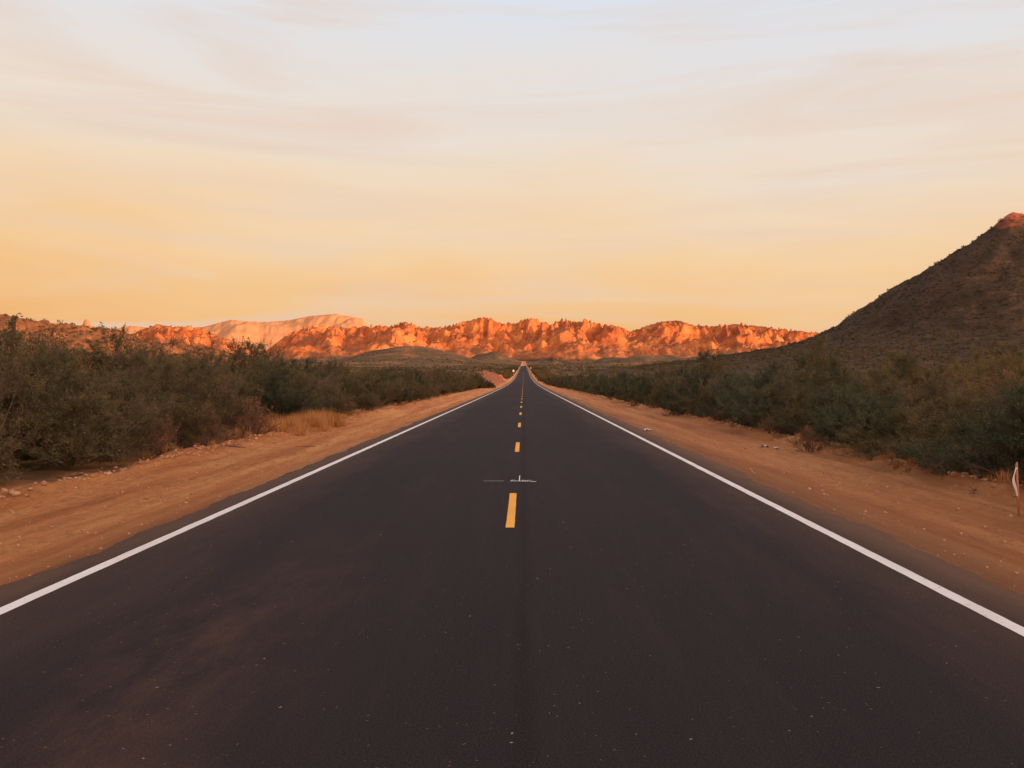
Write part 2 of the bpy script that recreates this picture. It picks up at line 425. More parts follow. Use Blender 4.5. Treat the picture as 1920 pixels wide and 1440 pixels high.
main_pts = [(455, 668), (500, 655), (520, 640), (545, 622), (580, 612), (620, 612), (650, 615), (700, 610), (730, 612), (760, 603), (790, 614), (830, 613), (860, 606), (895, 597), (915, 595), (935, 605), (965, 607), (990, 596), (1010, 600), (1030, 609), (1055, 599), (1080, 604), (1100, 600), (1120, 607), (1160, 612), (1180, 622), (1210, 612), (1240, 603), (1270, 601), (1300, 610), (1340, 612), (1380, 607), (1420, 612), (1470, 618), (1520, 624), (1600, 632), (1700, 645), (1800, 665)]
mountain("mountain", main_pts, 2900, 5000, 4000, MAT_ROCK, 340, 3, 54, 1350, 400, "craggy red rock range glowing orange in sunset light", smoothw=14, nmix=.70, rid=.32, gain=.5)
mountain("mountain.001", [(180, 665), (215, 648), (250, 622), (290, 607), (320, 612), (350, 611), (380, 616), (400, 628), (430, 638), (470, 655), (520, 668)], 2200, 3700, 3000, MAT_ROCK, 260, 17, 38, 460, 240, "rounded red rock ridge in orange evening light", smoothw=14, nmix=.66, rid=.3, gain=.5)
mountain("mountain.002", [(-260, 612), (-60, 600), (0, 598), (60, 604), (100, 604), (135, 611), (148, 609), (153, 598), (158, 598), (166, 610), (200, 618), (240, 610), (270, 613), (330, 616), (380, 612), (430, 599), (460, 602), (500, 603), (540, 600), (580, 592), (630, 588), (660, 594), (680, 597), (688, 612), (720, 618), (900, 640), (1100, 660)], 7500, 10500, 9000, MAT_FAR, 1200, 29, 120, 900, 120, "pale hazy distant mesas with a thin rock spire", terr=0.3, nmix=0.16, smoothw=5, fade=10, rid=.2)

dk = [0, 5, 16, 30, 46, 63, 79, 96, 109, 119, 136, 162, 195, 240, 300, 380]
zk = [104.6, 101, 91.5, 82.3, 71.7, 61.4, 50.1, 39.5, 31.2, 26.6, 22.3, 17.3, 13.0, 8, 1.5, -7]
def hill_z(x, y):
    ax_, ay_ = 301.0, 500.0; bx, by = 520.0, 290.0
    L2 = (bx - ax_) ** 2 + (by - ay_) ** 2
    t = np.clip(((x - ax_) * (bx - ax_) + (y - ay_) * (by - ay_)) / L2, 0, 1)
    d = np.hypot(x - (ax_ + t * (bx - ax_)), y - (ay_ + t * (by - ay_)))
    d = np.maximum(d + 2.2 * fbm(x * 0.05, y * 0.05, 71, 4) * sstep(4, 30, d), 0)
    dj = d + 8 * (ridged(x * 0.018, y * 0.018, 73, 4) - 0.4) * sstep(10, 60, d)
    h = np.interp(dj, dk, zk)
    h = h - (4.0 * sstep(0.0, 0.04, t) + 20 * sstep(0.05, 0.16, t)) * np.clip((h - 15) / 80, 0, 1)
    h = h + 1.8 * fbm(x * 0.12, y * 0.12, 77, 4) * np.clip(h / 30, 0, 1)
    return h
hx = np.linspace(-60, 800, 430); hy = np.linspace(120, 900, 390)
HX, HY = np.meshgrid(hx, hy); HZ = hill_z(HX, HY)
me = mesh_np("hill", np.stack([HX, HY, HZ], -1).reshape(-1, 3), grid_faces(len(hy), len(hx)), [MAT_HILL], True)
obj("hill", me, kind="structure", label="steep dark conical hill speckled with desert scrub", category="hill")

def shade_ridge_z(x, y):  # unseen ridge, added to cast shade over the road and roadside bushes
    u = (x - 270) / 150.0; v = np.maximum(np.abs(y + 230) - 230, 0) / 130.0
    return 82 * np.exp(-(u * u) * 1.3 - v * v * 1.6) * (0.9 + 0.25 * fbm(x * 0.01, y * 0.01, 91, 5)) - 2.0
gx = np.linspace(60, 620, 120); gy = np.linspace(-720, 230, 160)
GX, GY = np.meshgrid(gx, gy)
me = mesh_np("hill", np.stack([GX, GY, shade_ridge_z(GX, GY)], -1).reshape(-1, 3), grid_faces(len(gy), len(gx)), [MAT_HILL], True)
obj("hill.001", me, kind="structure", label="unseen scrubby ridge added to shade the desert road", category="hill")

LP = np.array([(-400, 590), (-100, 596), (0, 604), (60, 614), (100, 622), (200, 632), (300, 646), (380, 658), (430, 667), (520, 683), (640, 703)], float)
def lefthill_z(x, y):
    px = VX + F * x / np.maximum(y, 1)
    E = (VY - np.interp(px, LP[:, 0], LP[:, 1])) / F
    S = sstep(170, 400, y) * (1 - 0.7 * sstep(430, 760, y))
    H = E * 420 * 0.93
    rr = (billow(x * 0.018, y * 0.018, 85, 6, .55) - .45) * 12 * sstep(180, 300, y) * np.clip(H / 20, 0, 1)
    return 1.0 + H * S + 1.8 * fbm(x * 0.03, y * 0.03, 81, 5) * S + rr - 3 * (1 - sstep(170, 230, y)) + 0.5
lpx = np.linspace(-400, 640, 420); ly = np.linspace(170, 800, 260)
LT, LY = np.meshgrid((lpx - VX) / F, ly); LX = LT * LY
me = mesh_np("hill", np.stack([LX, LY, lefthill_z(LX, LY)], -1).reshape(-1, 3), grid_faces(len(ly), len(lpx)), [MAT_LEFTHILL], True)
obj("hill.002", me, kind="structure", label="low reddish slope dotted with shrubs catching sunset light", category="hill")

# ------------------------------------------------------------ plants
def rand_dirs(n, r):
    v = r.normal(size=(n, 3)); return v / np.linalg.norm(v, axis=1, keepdims=True)

class MB:
    def __init__(s): s.v = []; s.q = []; s.n = 0
    def tube(s, pts, rad, sides=4):
        pts = np.asarray(pts, dtype=float); n = len(pts)
        d = pts[-1] - pts[0]; d = d / (np.linalg.norm(d) + 1e-9)
        a = np.cross(d, [0.3, 0.9, 0.2]); a /= np.linalg.norm(a) + 1e-9; b = np.cross(d, a)
        ang = np.arange(sides) * 2 * np.pi / sides
        ring = np.outer(np.cos(ang), a) + np.outer(np.sin(ang), b)
        V = (pts[:, None, :] + ring[None] * np.asarray(rad)[:, None, None]).reshape(-1, 3)
        i = np.arange((n - 1) * sides); r = i // sides; c = i % sides
        q = np.stack([r * sides + c, r * sides + (c + 1) % sides, (r + 1) * sides + (c + 1) % sides, (r + 1) * sides + c], 1) + s.n
        s.v.append(V); s.q.append(q); s.n += len(V)
    def mesh(s, name, mats, smooth=False):
        return mesh_np(name, np.concatenate(s.v), np.concatenate(s.q), mats, smooth)

def leaves_mesh(name, C0, D, r, L, W, mat):
    n = len(C0)
    D = D / np.linalg.norm(D, axis=1, keepdims=True)
    S = np.cross(D, rand_dirs(n, r)); S /= np.linalg.norm(S, axis=1, keepdims=True) + 1e-9
    ll = (L * r.uniform(0.6, 1.4, n))[:, None]; ww = (W * r.uniform(0.6, 1.4, n))[:, None]
    V = np.stack([C0 - D * ll * .5, C0 + S * ww * .5, C0 + D * ll * .5, C0 - S * ww * .5], 1).reshape(-1, 3)
    return mesh_np(name, V, np.arange(4 * n).reshape(n, 4), [mat])

def make_shrub(seed, H, R, mat, nstem=24, nsub=9, ntwig=6, nleaf=26, L=0.06, W=0.022):
    r = np.random.default_rng(seed)
    tb = MB(); LC = []; LD = []
    lob = r.uniform(0, 6.28, 3)
    for i in range(nstem):
        az = 2 * np.pi * (i * 0.618) + r.uniform(-.4, .4)
        kind = i % 4
        tilt = (r.uniform(0.05, 0.45), r.uniform(0.5, 0.9), r.uniform(0.95, 1.25), r.uniform(1.25, 1.52))[kind]
        lobe = 1 + 0.22 * math.sin(az * 2 + lob[0]) + 0.15 * math.sin(az * 3 + lob[1])
        end = np.array([np.cos(az) * R * 0.78 * np.sin(tilt), np.sin(az) * R * 0.78 * np.sin(tilt), H * 0.78 * np.cos(tilt) * r.uniform(.65, 1.25) + 0.14]) * np.array([lobe, lobe, 1])
        base = np.array([np.cos(az) * .15, np.sin(az) * .15, 0]) * r.uniform(.4, 1.6); base[2] = -0.08
        s = np.linspace(0, 1, 6)[:, None]
        bend = r.normal(size=3) * 0.10 * H
        pts = base + (end - base) * s + np.array([0, 0, 1]) * (s * (1 - s)) * 0.22 * R * np.sin(tilt) + bend * s * (1 - s)
        pts[1:, 2] = np.maximum(pts[1:, 2], 0.05)
        tb.tube(pts, np.linspace(0.022, 0.007, 6) * r.uniform(.7, 1.2), 4)
        for j in range(nsub):
            f = r.uniform(0.16, 1.0) ** 0.85; k = f * 5; k0 = int(min(k, 4)); p = pts[k0] + (pts[k0 + 1] - pts[k0]) * (k - k0)
            d = (end - base); d = d / np.linalg.norm(d) + rand_dirs(1, r)[0] * 0.9 + np.array([0, 0, .25])
            if f < .5: d = d + np.array([np.cos(az), np.sin(az), -0.35]) * 0.5
            d /= np.linalg.norm(d)
            wisp = 1.7 if r.uniform() < .14 else 1.0
            l = H * r.uniform(0.13, 0.30) * (1.15 - 0.3 * f) * wisp
            q = p + d * l; q[2] = max(q[2], 0.06)
            mid = (p + q) / 2 + r.normal(size=3) * 0.03
            tb.tube([p, mid, q], [0.008, 0.005, 0.003], 3)
            for k in range(ntwig):
                g = r.uniform(0.2, 1.0); a = p + (q - p) * g
                e = d + rand_dirs(1, r)[0] * 0.85 + np.array([0, 0, .35]); e /= np.linalg.norm(e)
                tl = H * r.uniform(0.07, 0.17)
                b = a + e * tl; b[2] = max(b[2], 0.03)
                tb.tube([a, b], [0.004, 0.0015], 3)
                n = int(nleaf * r.uniform(.5, 1.3))
                if n > 0:
                    u = r.uniform(0.1, 1.05, n)[:, None]
                    cc = a + (b - a) * u + r.normal(size=(n, 3)) * 0.032
                    cc[:, 2] = np.maximum(cc[:, 2], 0.02)
                    LC.append(cc); LD.append(e + rand_dirs(n, r) * 0.7)
    LC = np.concatenate(LC); LD = np.concatenate(LD)
    return tb.mesh("bush_stems", [MAT_BARK]), leaves_mesh("bush_crown", LC, LD, r, L, W, mat)

V_OL = [make_shrub(100 + i, 2.3, 1.8 + .2 * (i % 2), MAT_LEAF_OLIVE) for i in range(5)]
V_GR = [make_shrub(200 + i, 2.2, 1.85 + .2 * (i % 2), MAT_LEAF_GREEN, nleaf=28) for i in range(5)]
V_GO = [make_shrub(400 + i, 2.2, 1.9, MAT_LEAF_GOLD, nleaf=22) for i in range(2)]
V_DR = [make_shrub(300 + i, 1.0, 0.75, MAT_LEAF_DRY, nstem=14, nsub=7, ntwig=5, nleaf=8, L=0.035, W=0.014) for i in range(3)]

cnt = {}
LAB = {"olive_bush": ("feathery olive-brown desert bush beside the dirt shoulder", "olive bushes lining the road"),
       "green_bush": ("dense dark green desert bush beside the dirt shoulder", "green bushes lining the road"),
       "golden_bush": ("golden-brown desert brush standing behind the green bushes", "golden brush behind the roadside bushes"),
       "dry_bush": ("small dry reddish-brown brush at the dirt edge", "dry brush along the shoulder")}
def place(kind, variants, x, y, hs, ws):
    i = cnt.get(kind, 0); cnt[kind] = i + 1
    st, cr = variants[random.randrange(len(variants))]
    nm = kind if i == 0 else "%s.%03d" % (kind, i)
    e = bpy.data.objects.new(nm, None); e.empty_display_size = 0.2
    COL.objects.link(e)
    e.location = (x, y, float(ground_z(x, y)) - 0.02)
    e.rotation_euler = (random.uniform(-.06, .06), random.uniform(-.06, .06), random.uniform(0, 6.28)); e.scale = (ws, ws * random.uniform(.9, 1.1), hs)
    e["label"] = LAB[kind][0]; e["category"] = "bush"; e["group"] = LAB[kind][1]
    for pn, md in (("stems", st), ("crown", cr)):
        o = bpy.data.objects.new(pn, md); COL.objects.link(o); o.parent = e
    return e

U = random.uniform
OL = ("olive_bush", V_OL); GR = ("green_bush", V_GR); GO = ("golden_bush", V_GO)
def pick(p): return OL if random.random() < p else GR
# left side rows
y = 12.0
while y < 200:
    if not (24.5 < y < 28.5) and not (150 < y):
        place(*pick(.75), -9.55 + U(-.4, .4) + 0.006 * y, y, U(.68, 1.12), U(.8, 1.12))
    y += U(1.6, 2.3) + y * 0.011
y = 13
while y < 200:
    place(*pick(.7), -12.2 + U(-.8, .8) - (2.5 if y > 150 else 0), y, U(.88, 1.25), U(1, 1.25))
    y += U(2.4, 3.4) + y * 0.02
for (x_, y_, h_, w_) in [(-10.9, 17.0, 1.14, 1.1), (-12.6, 18.6, 1.32, 1.2), (-11.6, 15.6, 1.24, 1.1), (-14.6, 22.0, 1.3, 1.25), (-10.4, 26.5, .95, 1.0), (-11.5, 28.3, 1.05, 1.1), (-11.8, 37, 1.25, 1.1), (-12.5, 52, 1.3, 1.2),
                         (-14.5, 27.5, 1.3, 1.2), (-15.5, 33, 1.35, 1.3), (-14.8, 43, 1.4, 1.3)]:
    place(*OL, x_, y_, h_, w_)
for i in range(26):
    yy = U(26, 190); xx = -U(16, 18 + 0.35 * yy)
    place(*OL, xx, yy, U(.85, 1.25), U(1, 1.3))
# right side rows
y = 9.4
while y < 200:
    k = float(sstep(14, 30, y))
    place(*pick(.12 + .3 * (y > 40)), 8.45 + U(-.3, .3) - 0.002 * y, y, U(.50, .80) + 0.18 * k, U(.75, 1.0))
    y += U(1.5, 2.2) + y * 0.011
y = 11
while y < 200:
    k = float(sstep(14, 30, y))
    place(*pick(.35), 11.3 + U(-.8, .8), y, U(.60, .82) + 0.14 * k, U(.95, 1.2))
    y += U(2.6, 3.8) + y * 0.02
place(*OL, 15.0, 41.0, 1.5, 1.05); place(*GO, 20.5, 34.0, 1.25, 1.2); place(*GO, 22.0, 36.5, 1.3, 1.25); place(*GO, 17.0, 29.0, .95, 1.2)
place(*OL, 15.5, 33.0, 1.0, 1.2); place(*GO, 19.5, 41.0, 1.2, 1.2); place(*OL, 13.4, 37, 1.25, 1.0); place(*OL, 12.5, 55, 1.35, 1.1); place(*GO, 26.0, 46, 1.3, 1.3)
for i in range(26):
    yy = U(24, 190); xx = U(15, 17 + 0.35 * yy)
    place(*(GO if random.random() < .45 else OL), xx, yy, U(.65, .95), U(.9, 1.3))
for (x_, y_, s_) in [(-7.9, 17.4, .8), (-8.1, 20.6, .9), (-7.8, 22.9, 1.1), (-7.9, 24.9, .8), (-8.6, 33, 1.1), (-8.4, 44, 1.0),
                     (6.8, 19.2, .65), (7.2, 23.5, .5), (7.6, 31, .7), (8.0, 39, .8)]:
    place("dry_bush", V_DR, x_, y_, s_ * U(.85, 1.1), s_)

def scrub_mass(name, P, Rr, ntri, seed, mat, label, flat=0.95, ts=.34):
    r = np.random.default_rng(seed)
    n = len(P)
    d = rand_dirs(n * ntri, r); d[:, 2] = np.abs(d[:, 2])
    rad = np.repeat(Rr, ntri)[:, None] * r.uniform(.45, 1.05, (n * ntri, 1))
    c = np.repeat(P, ntri, axis=0) + d * rad * np.array([1, 1, flat])
    sz = np.repeat(Rr, ntri)[:, None] * ts
    a = c + rand_dirs(n * ntri, r) * sz; b = c + rand_dirs(n * ntri, r) * sz; e = c + rand_dirs(n * ntri, r) * sz
    V = np.stack([a, b, e], 1).reshape(-1, 3)
    me = mesh_np(name, V, np.arange(len(V)).reshape(-1, 3), [mat])
    return obj(name, me, kind="stuff", label=label, category="scrub")
r = np.random.default_rng(5)
n = 13000
yy = 60 + 1500 * r.uniform(0, 1, n) ** 1.5
tb_ = r.uniform(-0.72, 0.72, n); xx = tb_ * yy
off = np.where(yy < 210, 18 + 0.35 * yy, 8 + 0.004 * yy)
ok = np.abs(xx) > off * np.where(yy < 210, 0.6, 1)
bank = (xx < -5.5) & (xx > -13) & (yy > 145) & (yy < 320)
ok &= ~bank
xx, yy = xx[ok], yy[ok]
def surf(xx, yy):
    zz = np.maximum(np.maximum(ground_z(xx, yy), np.where((xx > -55) & (yy > 130) & (yy < 880), hill_z(xx, yy), -9)), -2)
    return np.where((xx < -0.1 * yy) & (yy > 180) & (yy < 780), np.maximum(zz, lefthill_z(xx, yy)), zz)
scrub_mass("far_scrub", np.stack([xx, yy, surf(xx, yy)], -1), r.uniform(.5, 1.0, len(xx)) * (1.1 + yy / 1000), 30, 6, MAT_SCRUB, "distant low desert scrub covering the plain")
n = 3500
yy = r.uniform(200, 640, n); xx = yy * r.uniform(-.72, -.3, n)
scrub_mass("slope_scrub", np.stack([xx, yy, surf(xx, yy) - .1], -1), r.uniform(.4, 1.3, n), 26, 16, MAT_SCRUB, "shrubs scattered over the low red slope", flat=.9)
n = 1400
yy = r.uniform(135, 1150, n); sg = np.where(r.uniform(0, 1, n) < .5, -1, 1); xx = sg * (6.3 + r.uniform(0, 1, n) ** 1.3 * 8)
bank = (xx < -5.5) & (xx > -13) & (yy < 320) & (yy > 145); xx = xx[~bank]; yy = yy[~bank]
scrub_mass("roadside_scrub", np.stack([xx, yy, ground_z(xx, yy)], -1), r.uniform(.8, 1.7, len(xx)), 60, 8, MAT_SCRUB, "far-off scrub lining the road")
n = 26000
xx = r.uniform(60, 480, n); yy = r.uniform(180, 620, n); zz = hill_z(xx, yy)
ok = (zz > 5) & (xx / yy < 0.75); xx, yy, zz = xx[ok], yy[ok], zz[ok]
scrub_mass("hill_scrub", np.stack([xx, yy, zz - .15], -1), r.uniform(.3, 1.05, len(xx)), 14, 9, MAT_HSCRUB, "small dark shrubs dotting the hillside", flat=.85, ts=.46)
n = 1000
yy = r.uniform(80, 330, n); xx = yy * r.uniform(.25, .72, n)
ok = xx > 30; xx, yy = xx[ok], yy[ok]
scrub_mass("golden_scrub", np.stack([xx, yy, surf(xx, yy)], -1), r.uniform(.4, 1.2, len(xx)), 60, 10, MAT_GSCRUB, "golden dry brush along the foot of the hill", flat=.8, ts=.22)

def grass(seed):
    r = np.random.default_rng(seed)
    tufts = []
    for i in range(120): tufts.append((-7.7 + r.normal() * .45, 24.0 + r.uniform(0, 7), r.uniform(.4, 1.3)))
    for i in range(100):
        tufts.append((-7.9 + r.normal() * .3, 17 + 80 * r.uniform() ** 1.3, r.uniform(.2, .6)))
    for i in range(80):
        tufts.append((7.3 + r.normal() * .3, 12 + 80 * r.uniform() ** 1.3, r.uniform(.15, .45)))
    for i in range(60):
        yv = 35 + 60 * r.uniform(); tufts.append((18 + 0.3 * yv * r.uniform(), yv, r.uniform(.8, 1.4)))
    out = []
    for (tx, ty, s) in tufts:
        nb = 70; h = 0.5 * s * r.uniform(.5, 1.1, nb)
        bx = tx + r.normal(size=nb) * .10 * s; by = ty + r.normal(size=nb) * .10 * s
        bz = float(ground_z(tx, ty)) - .01
        az = r.uniform(0, 6.28, nb); ln = r.uniform(.1, .8, nb) * h
        w = 0.006 + 0.004 * r.uniform(size=nb)
        p0 = np.stack([bx - w * np.sin(az), by + w * np.cos(az), np.full(nb, bz)], 1)
        p1 = np.stack([bx + w * np.sin(az), by - w * np.cos(az), np.full(nb, bz)], 1)
        p2 = np.stack([bx + np.cos(az) * ln, by + np.sin(az) * ln, bz + h], 1)
        out.append(np.stack([p0, p1, p2], 1).reshape(-1, 3))
    V = np.concatenate(out)
    return mesh_np("dry_grass", V, np.arange(len(V)).reshape(-1, 3), [MAT_GRASS])
obj("dry_grass", grass(12), kind="stuff", label="straw-coloured dry grass tufts along the shoulder", category="grass")

ico = [(0, 0, 1), (.89, 0, .45), (.28, .85, .45), (-.72, .53, .45), (-.72, -.53, .45), (.28, -.85, .45), (.72, .53, -.45), (-.28, .85, -.45), (-.89, 0, -.45), (-.28, -.85, -.45), (.72, -.53, -.45), (0, 0, -1)]
icf = [(0, 1, 2), (0, 2, 3), (0, 3, 4), (0, 4, 5), (0, 5, 1), (1, 6, 2), (2, 7, 3), (3, 8, 4), (4, 9, 5), (5, 10, 1), (6, 7, 2), (7, 8, 3), (8, 9, 4), (9, 10, 5), (10, 6, 1), (11, 7, 6), (11, 8, 7), (11, 9, 8), (11, 10, 9), (11, 6, 10)]
ico = np.array(ico); icf = np.array(icf)
def gravel():
    r = np.random.default_rng(3); V = []; Fc = []; k = 0
    for i in range(9000):
        sg = -1 if r.uniform() < .5 else 1
        yv = 4.5 + 45 * r.uniform() ** 1.7
        if r.uniform() < .4: xv = sg * (7.4 + r.normal() * .4)
        else: xv = sg * r.uniform(4.2, 7.6)
        if sg > 0: xv -= 0.1
        s = 0.006 + 0.024 * r.uniform() ** 5 + (0.045 * r.uniform() ** 3 if abs(xv) > 7 else 0)
        v = ico * r.uniform(.7, 1.3, (12, 1)) * s * np.array([1, 1, .7]) + np.array([xv, yv, float(ground_z(xv, yv)) + s * .2])
        V.append(v); Fc.append(icf + k); k += 12
    return mesh_np("gravel", np.concatenate(V), np.concatenate(Fc), [MAT_STONE])
obj("gravel", gravel(), kind="stuff", label="loose small stones scattered on the dirt shoulders", category="gravel")

m = NT("white_litter"); m.color(m.ramp(m.noise(9, 3), [(0.3, C(.5, .45, .42)), (.7, C(.8, .76, .74))])); MAT_LIT = m.m
def litter(seed):
    r = np.random.default_rng(seed)
    n = 7
    gx_, gy_ = np.meshgrid(np.linspace(-.11, .11, n), np.linspace(-.09, .09, n))
    gz_ = 0.03 + r.uniform(-.03, .045, gx_.shape)
    V = np.stack([gx_ + r.normal(size=gx_.shape) * .012, gy_ + r.normal(size=gx_.shape) * .012, gz_], -1).reshape(-1, 3)
    return mesh_np("litter", V, grid_faces(n, n), [MAT_LIT])
for i, (x_, y_, s_) in enumerate([(6.05, 20.3, 1.0), (6.25, 20.0, .6), (4.15, 27.0, 1.1), (-7.4, 14.2, .7)]):
    o = obj("litter" if i == 0 else "litter.%03d" % i, litter(40 + i), (x_, y_, float(ground_z(x_, y_))), label="crumpled scrap of white litter on the dirt shoulder", category="litter", group="litter on the shoulder")
    o.scale = (s_, s_, s_); o.rotation_euler = (0, 0, i * 1.3)
def stick():
    b = MB(); b.tube([(-.45, 0, .03), (-.1, .04, .06), (.2, .0, .05), (.5, .05, .03)], [.012, .02, .018, .008], 6)
    b.tube([(.1, .01, .05), (.25, .14, .10)], [.01, .004], 5)
    return b.mesh("branch", [MAT_BARK], True)
for i, (x_, y_, rz, s_) in enumerate([(-7.6, 13.9, .2, 1.1), (-7.2, 19.5, -.3, .9), (6.8, 12.2, 1.0, .7), (-5.6, 20.6, .1, .5)]):
    o = obj("fallen_branch" if i == 0 else "fallen_branch.%03d" % i, stick(), (x_, y_, float(ground_z(x_, y_)) - 0.005), label="weathered fallen branch lying on the dirt", category="branch", group="fallen branches")
    o.rotation_euler = (0, 0, rz); o.scale = (s_,) * 3

m = NT("weathered_lath"); m.color(m.ramp(m.noise(8, 5, stretch=(1, 1, .1)), [(0.3, C(.45, .17, .09)), (.7, C(.62, .28, .15))])); MAT_LATH = m.m
m = NT("white_ribbon"); m.color(C(.9, .74, .70)); MAT_RIB = m.m
sx, sy = 6.24, 10.2
gz0 = float(ground_z(sx, sy))
st = obj("survey_stake", None, (sx, sy, gz0), label="thin wooden survey stake with a fluttering pale ribbon", category="stake")
V = np.array([(-.012, -.006, -.1), (.012, -.006, -.1), (.012, .006, -.1), (-.012, .006, -.1), (-.012, -.006, .66), (.012, -.006, .69), (.012, .006, .69), (-.012, .006, .66)])
Q = np.array([(0, 1, 5, 4), (1, 2, 6, 5), (2, 3, 7, 6), (3, 0, 4, 7), (4, 5, 6, 7), (3, 2, 1, 0)])
V[4:, 0] -= 0.04
obj("lath", mesh_np("lath", V, Q, [MAT_LATH]), parent=st)
n = 12; V = []
for i in range(n):
    t = i / (n - 1)
    cx = -0.045 - 0.03 * math.sin(t * 4) - 0.012 * t; cz = 0.62 - 0.36 * t
    V.append((cx - .014, -.012 - .01 * math.sin(t * 9), cz)); V.append((cx + .014, -.014 + .012 * math.sin(t * 7), cz))
obj("ribbon", mesh_np("ribbon", np.array(V), grid_faces(n, 2), [MAT_RIB]), parent=st)

m = NT("saguaro_skin"); m.color(m.ramp(m.noise(3, 4), [(0.3, C(.12, .075, .04)), (.7, C(.19, .11, .055))])); MAT_CACT = m.m
def cactus():
    b = MB()
    def col(path, r):
        path = np.array(path, float); n = len(path); K = 28
        V = []
        for i in range(n):
            d = path[min(i + 1, n - 1)] - path[max(i - 1, 0)]; d /= np.linalg.norm(d)
            a = np.cross(d, [0, 1, 0.01]); a /= np.linalg.norm(a); c = np.cross(d, a)
            rr = r * (1 - 0.12 * (i / (n - 1))) * (1.0 if i < n - 2 else (0.75 if i == n - 2 else 0.05))
            for k in range(K):
                t = 2 * np.pi * k / K; q = rr * (1.0 if k % 2 else 0.82)
                V.append(path[i] + a * np.cos(t) * q + c * np.sin(t) * q)
        i = np.arange((n - 1) * K); r_ = i // K; c_ = i % K
        Q = np.stack([r_ * K + c_, r_ * K + (c_ + 1) % K, (r_ + 1) * K + (c_ + 1) % K, (r_ + 1) * K + c_], 1) + b.n
        b.v.append(np.array(V)); b.q.append(Q); b.n += len(V)
    col([(0, 0, -.2), (0, 0, 1.5), (0.03, 0, 3), (0.02, 0, 4.6), (0, 0, 5.7), (0, 0, 6.0), (0, 0, 6.15)], .22)
    col([(0, 0, 2.6), (.45, 0, 2.65), (.62, 0, 2.95), (.64, 0, 3.5), (.64, 0, 3.9), (.64, 0, 4.05), (.64, 0, 4.12)], .14)
    return b.mesh("saguaro", [MAT_CACT], True)
cm = cactus()
def sag(i, x_, y_, s, zb):
    o = obj("saguaro_cactus" if i == 0 else "saguaro_cactus.%03d" % i, cm, (x_, y_, zb), label="tall ribbed saguaro cactus standing among the scrub", category="cactus", group="saguaros")
    o.scale = (s,) * 3
sag(0, (17 - VX) / F * 85, 85, 0.95, 1.7 + 122 / F * 85 - 6.15 * .95 - 0.05)
for i, (xx_, yy_) in enumerate([(238, 430), (215, 400), (262, 455)]):
    sag(i + 1, xx_, yy_, .45, float(hill_z(np.array([xx_]), np.array([yy_]))[0]) - .3)

# ------------------------------------------------------------ road sign & distant car
m = NT("galvanised_post"); m.color(C(.35, .32, .3)); m.b.inputs["Metallic"].default_value = .6; MAT_POST = m.m
m = NT("white_sign"); m.color(C(.8, .76, .72)); MAT_SIGN = m.m
def box(cx, cy, cz, sx_, sy_, sz_):
    v = np.array([(a, b, c) for c in (-.5, .5) for (a, b) in ((-.5, -.5), (.5, -.5), (.5, .5), (-.5, .5))]) * [sx_, sy_, sz_] + [cx, cy, cz]
    q = np.array([(0, 1, 5, 4), (1, 2, 6, 5), (2, 3, 7, 6), (3, 0, 4, 7), (4, 5, 6, 7), (3, 2, 1, 0)])
    return v, q
def rounded_panel(w, h, t, rr=0.06):
    out = []
    for (cx, cz, a0) in ((w / 2 - rr, h / 2 - rr, 0), (-w / 2 + rr, h / 2 - rr, 90), (-w / 2 + rr, -h / 2 + rr, 180), (w / 2 - rr, -h / 2 + rr, 270)):
        for k in range(4):
            a = math.radians(a0 + 30 * k); out.append((cx + rr * math.cos(a), cz + rr * math.sin(a)))
    n = len(out)
    V = [(x, -t / 2, z) for x, z in out] + [(x, t / 2, z) for x, z in out]
    me = bpy.data.meshes.new("panel")
    me.from_pydata(V, [], [list(range(n)), list(range(2 * n - 1, n - 1, -1))] + [[i, (i + 1) % n, n + (i + 1) % n, n + i][::-1] for i in range(n)])
    me.materials.append(MAT_SIGN); return me
for i, (x_, y_) in enumerate([(-5.6, 440), (5.4, 620)]):
    z0 = float(ground_z(x_, y_))
    s = obj("road_sign" if i == 0 else "road_sign.%03d" % i, None, (x_, y_, z0), label="small white rectangular sign on a metal post beside the road", category="road sign", group="roadside signs")
    v, q = box(0, 0, 1.2, .07, .07, 2.8); obj("post", mesh_np("post", v, q, [MAT_POST]), parent=s)
    obj("panel", rounded_panel(.9, 1.1, .02), (0, -.05, 2.2), parent=s)

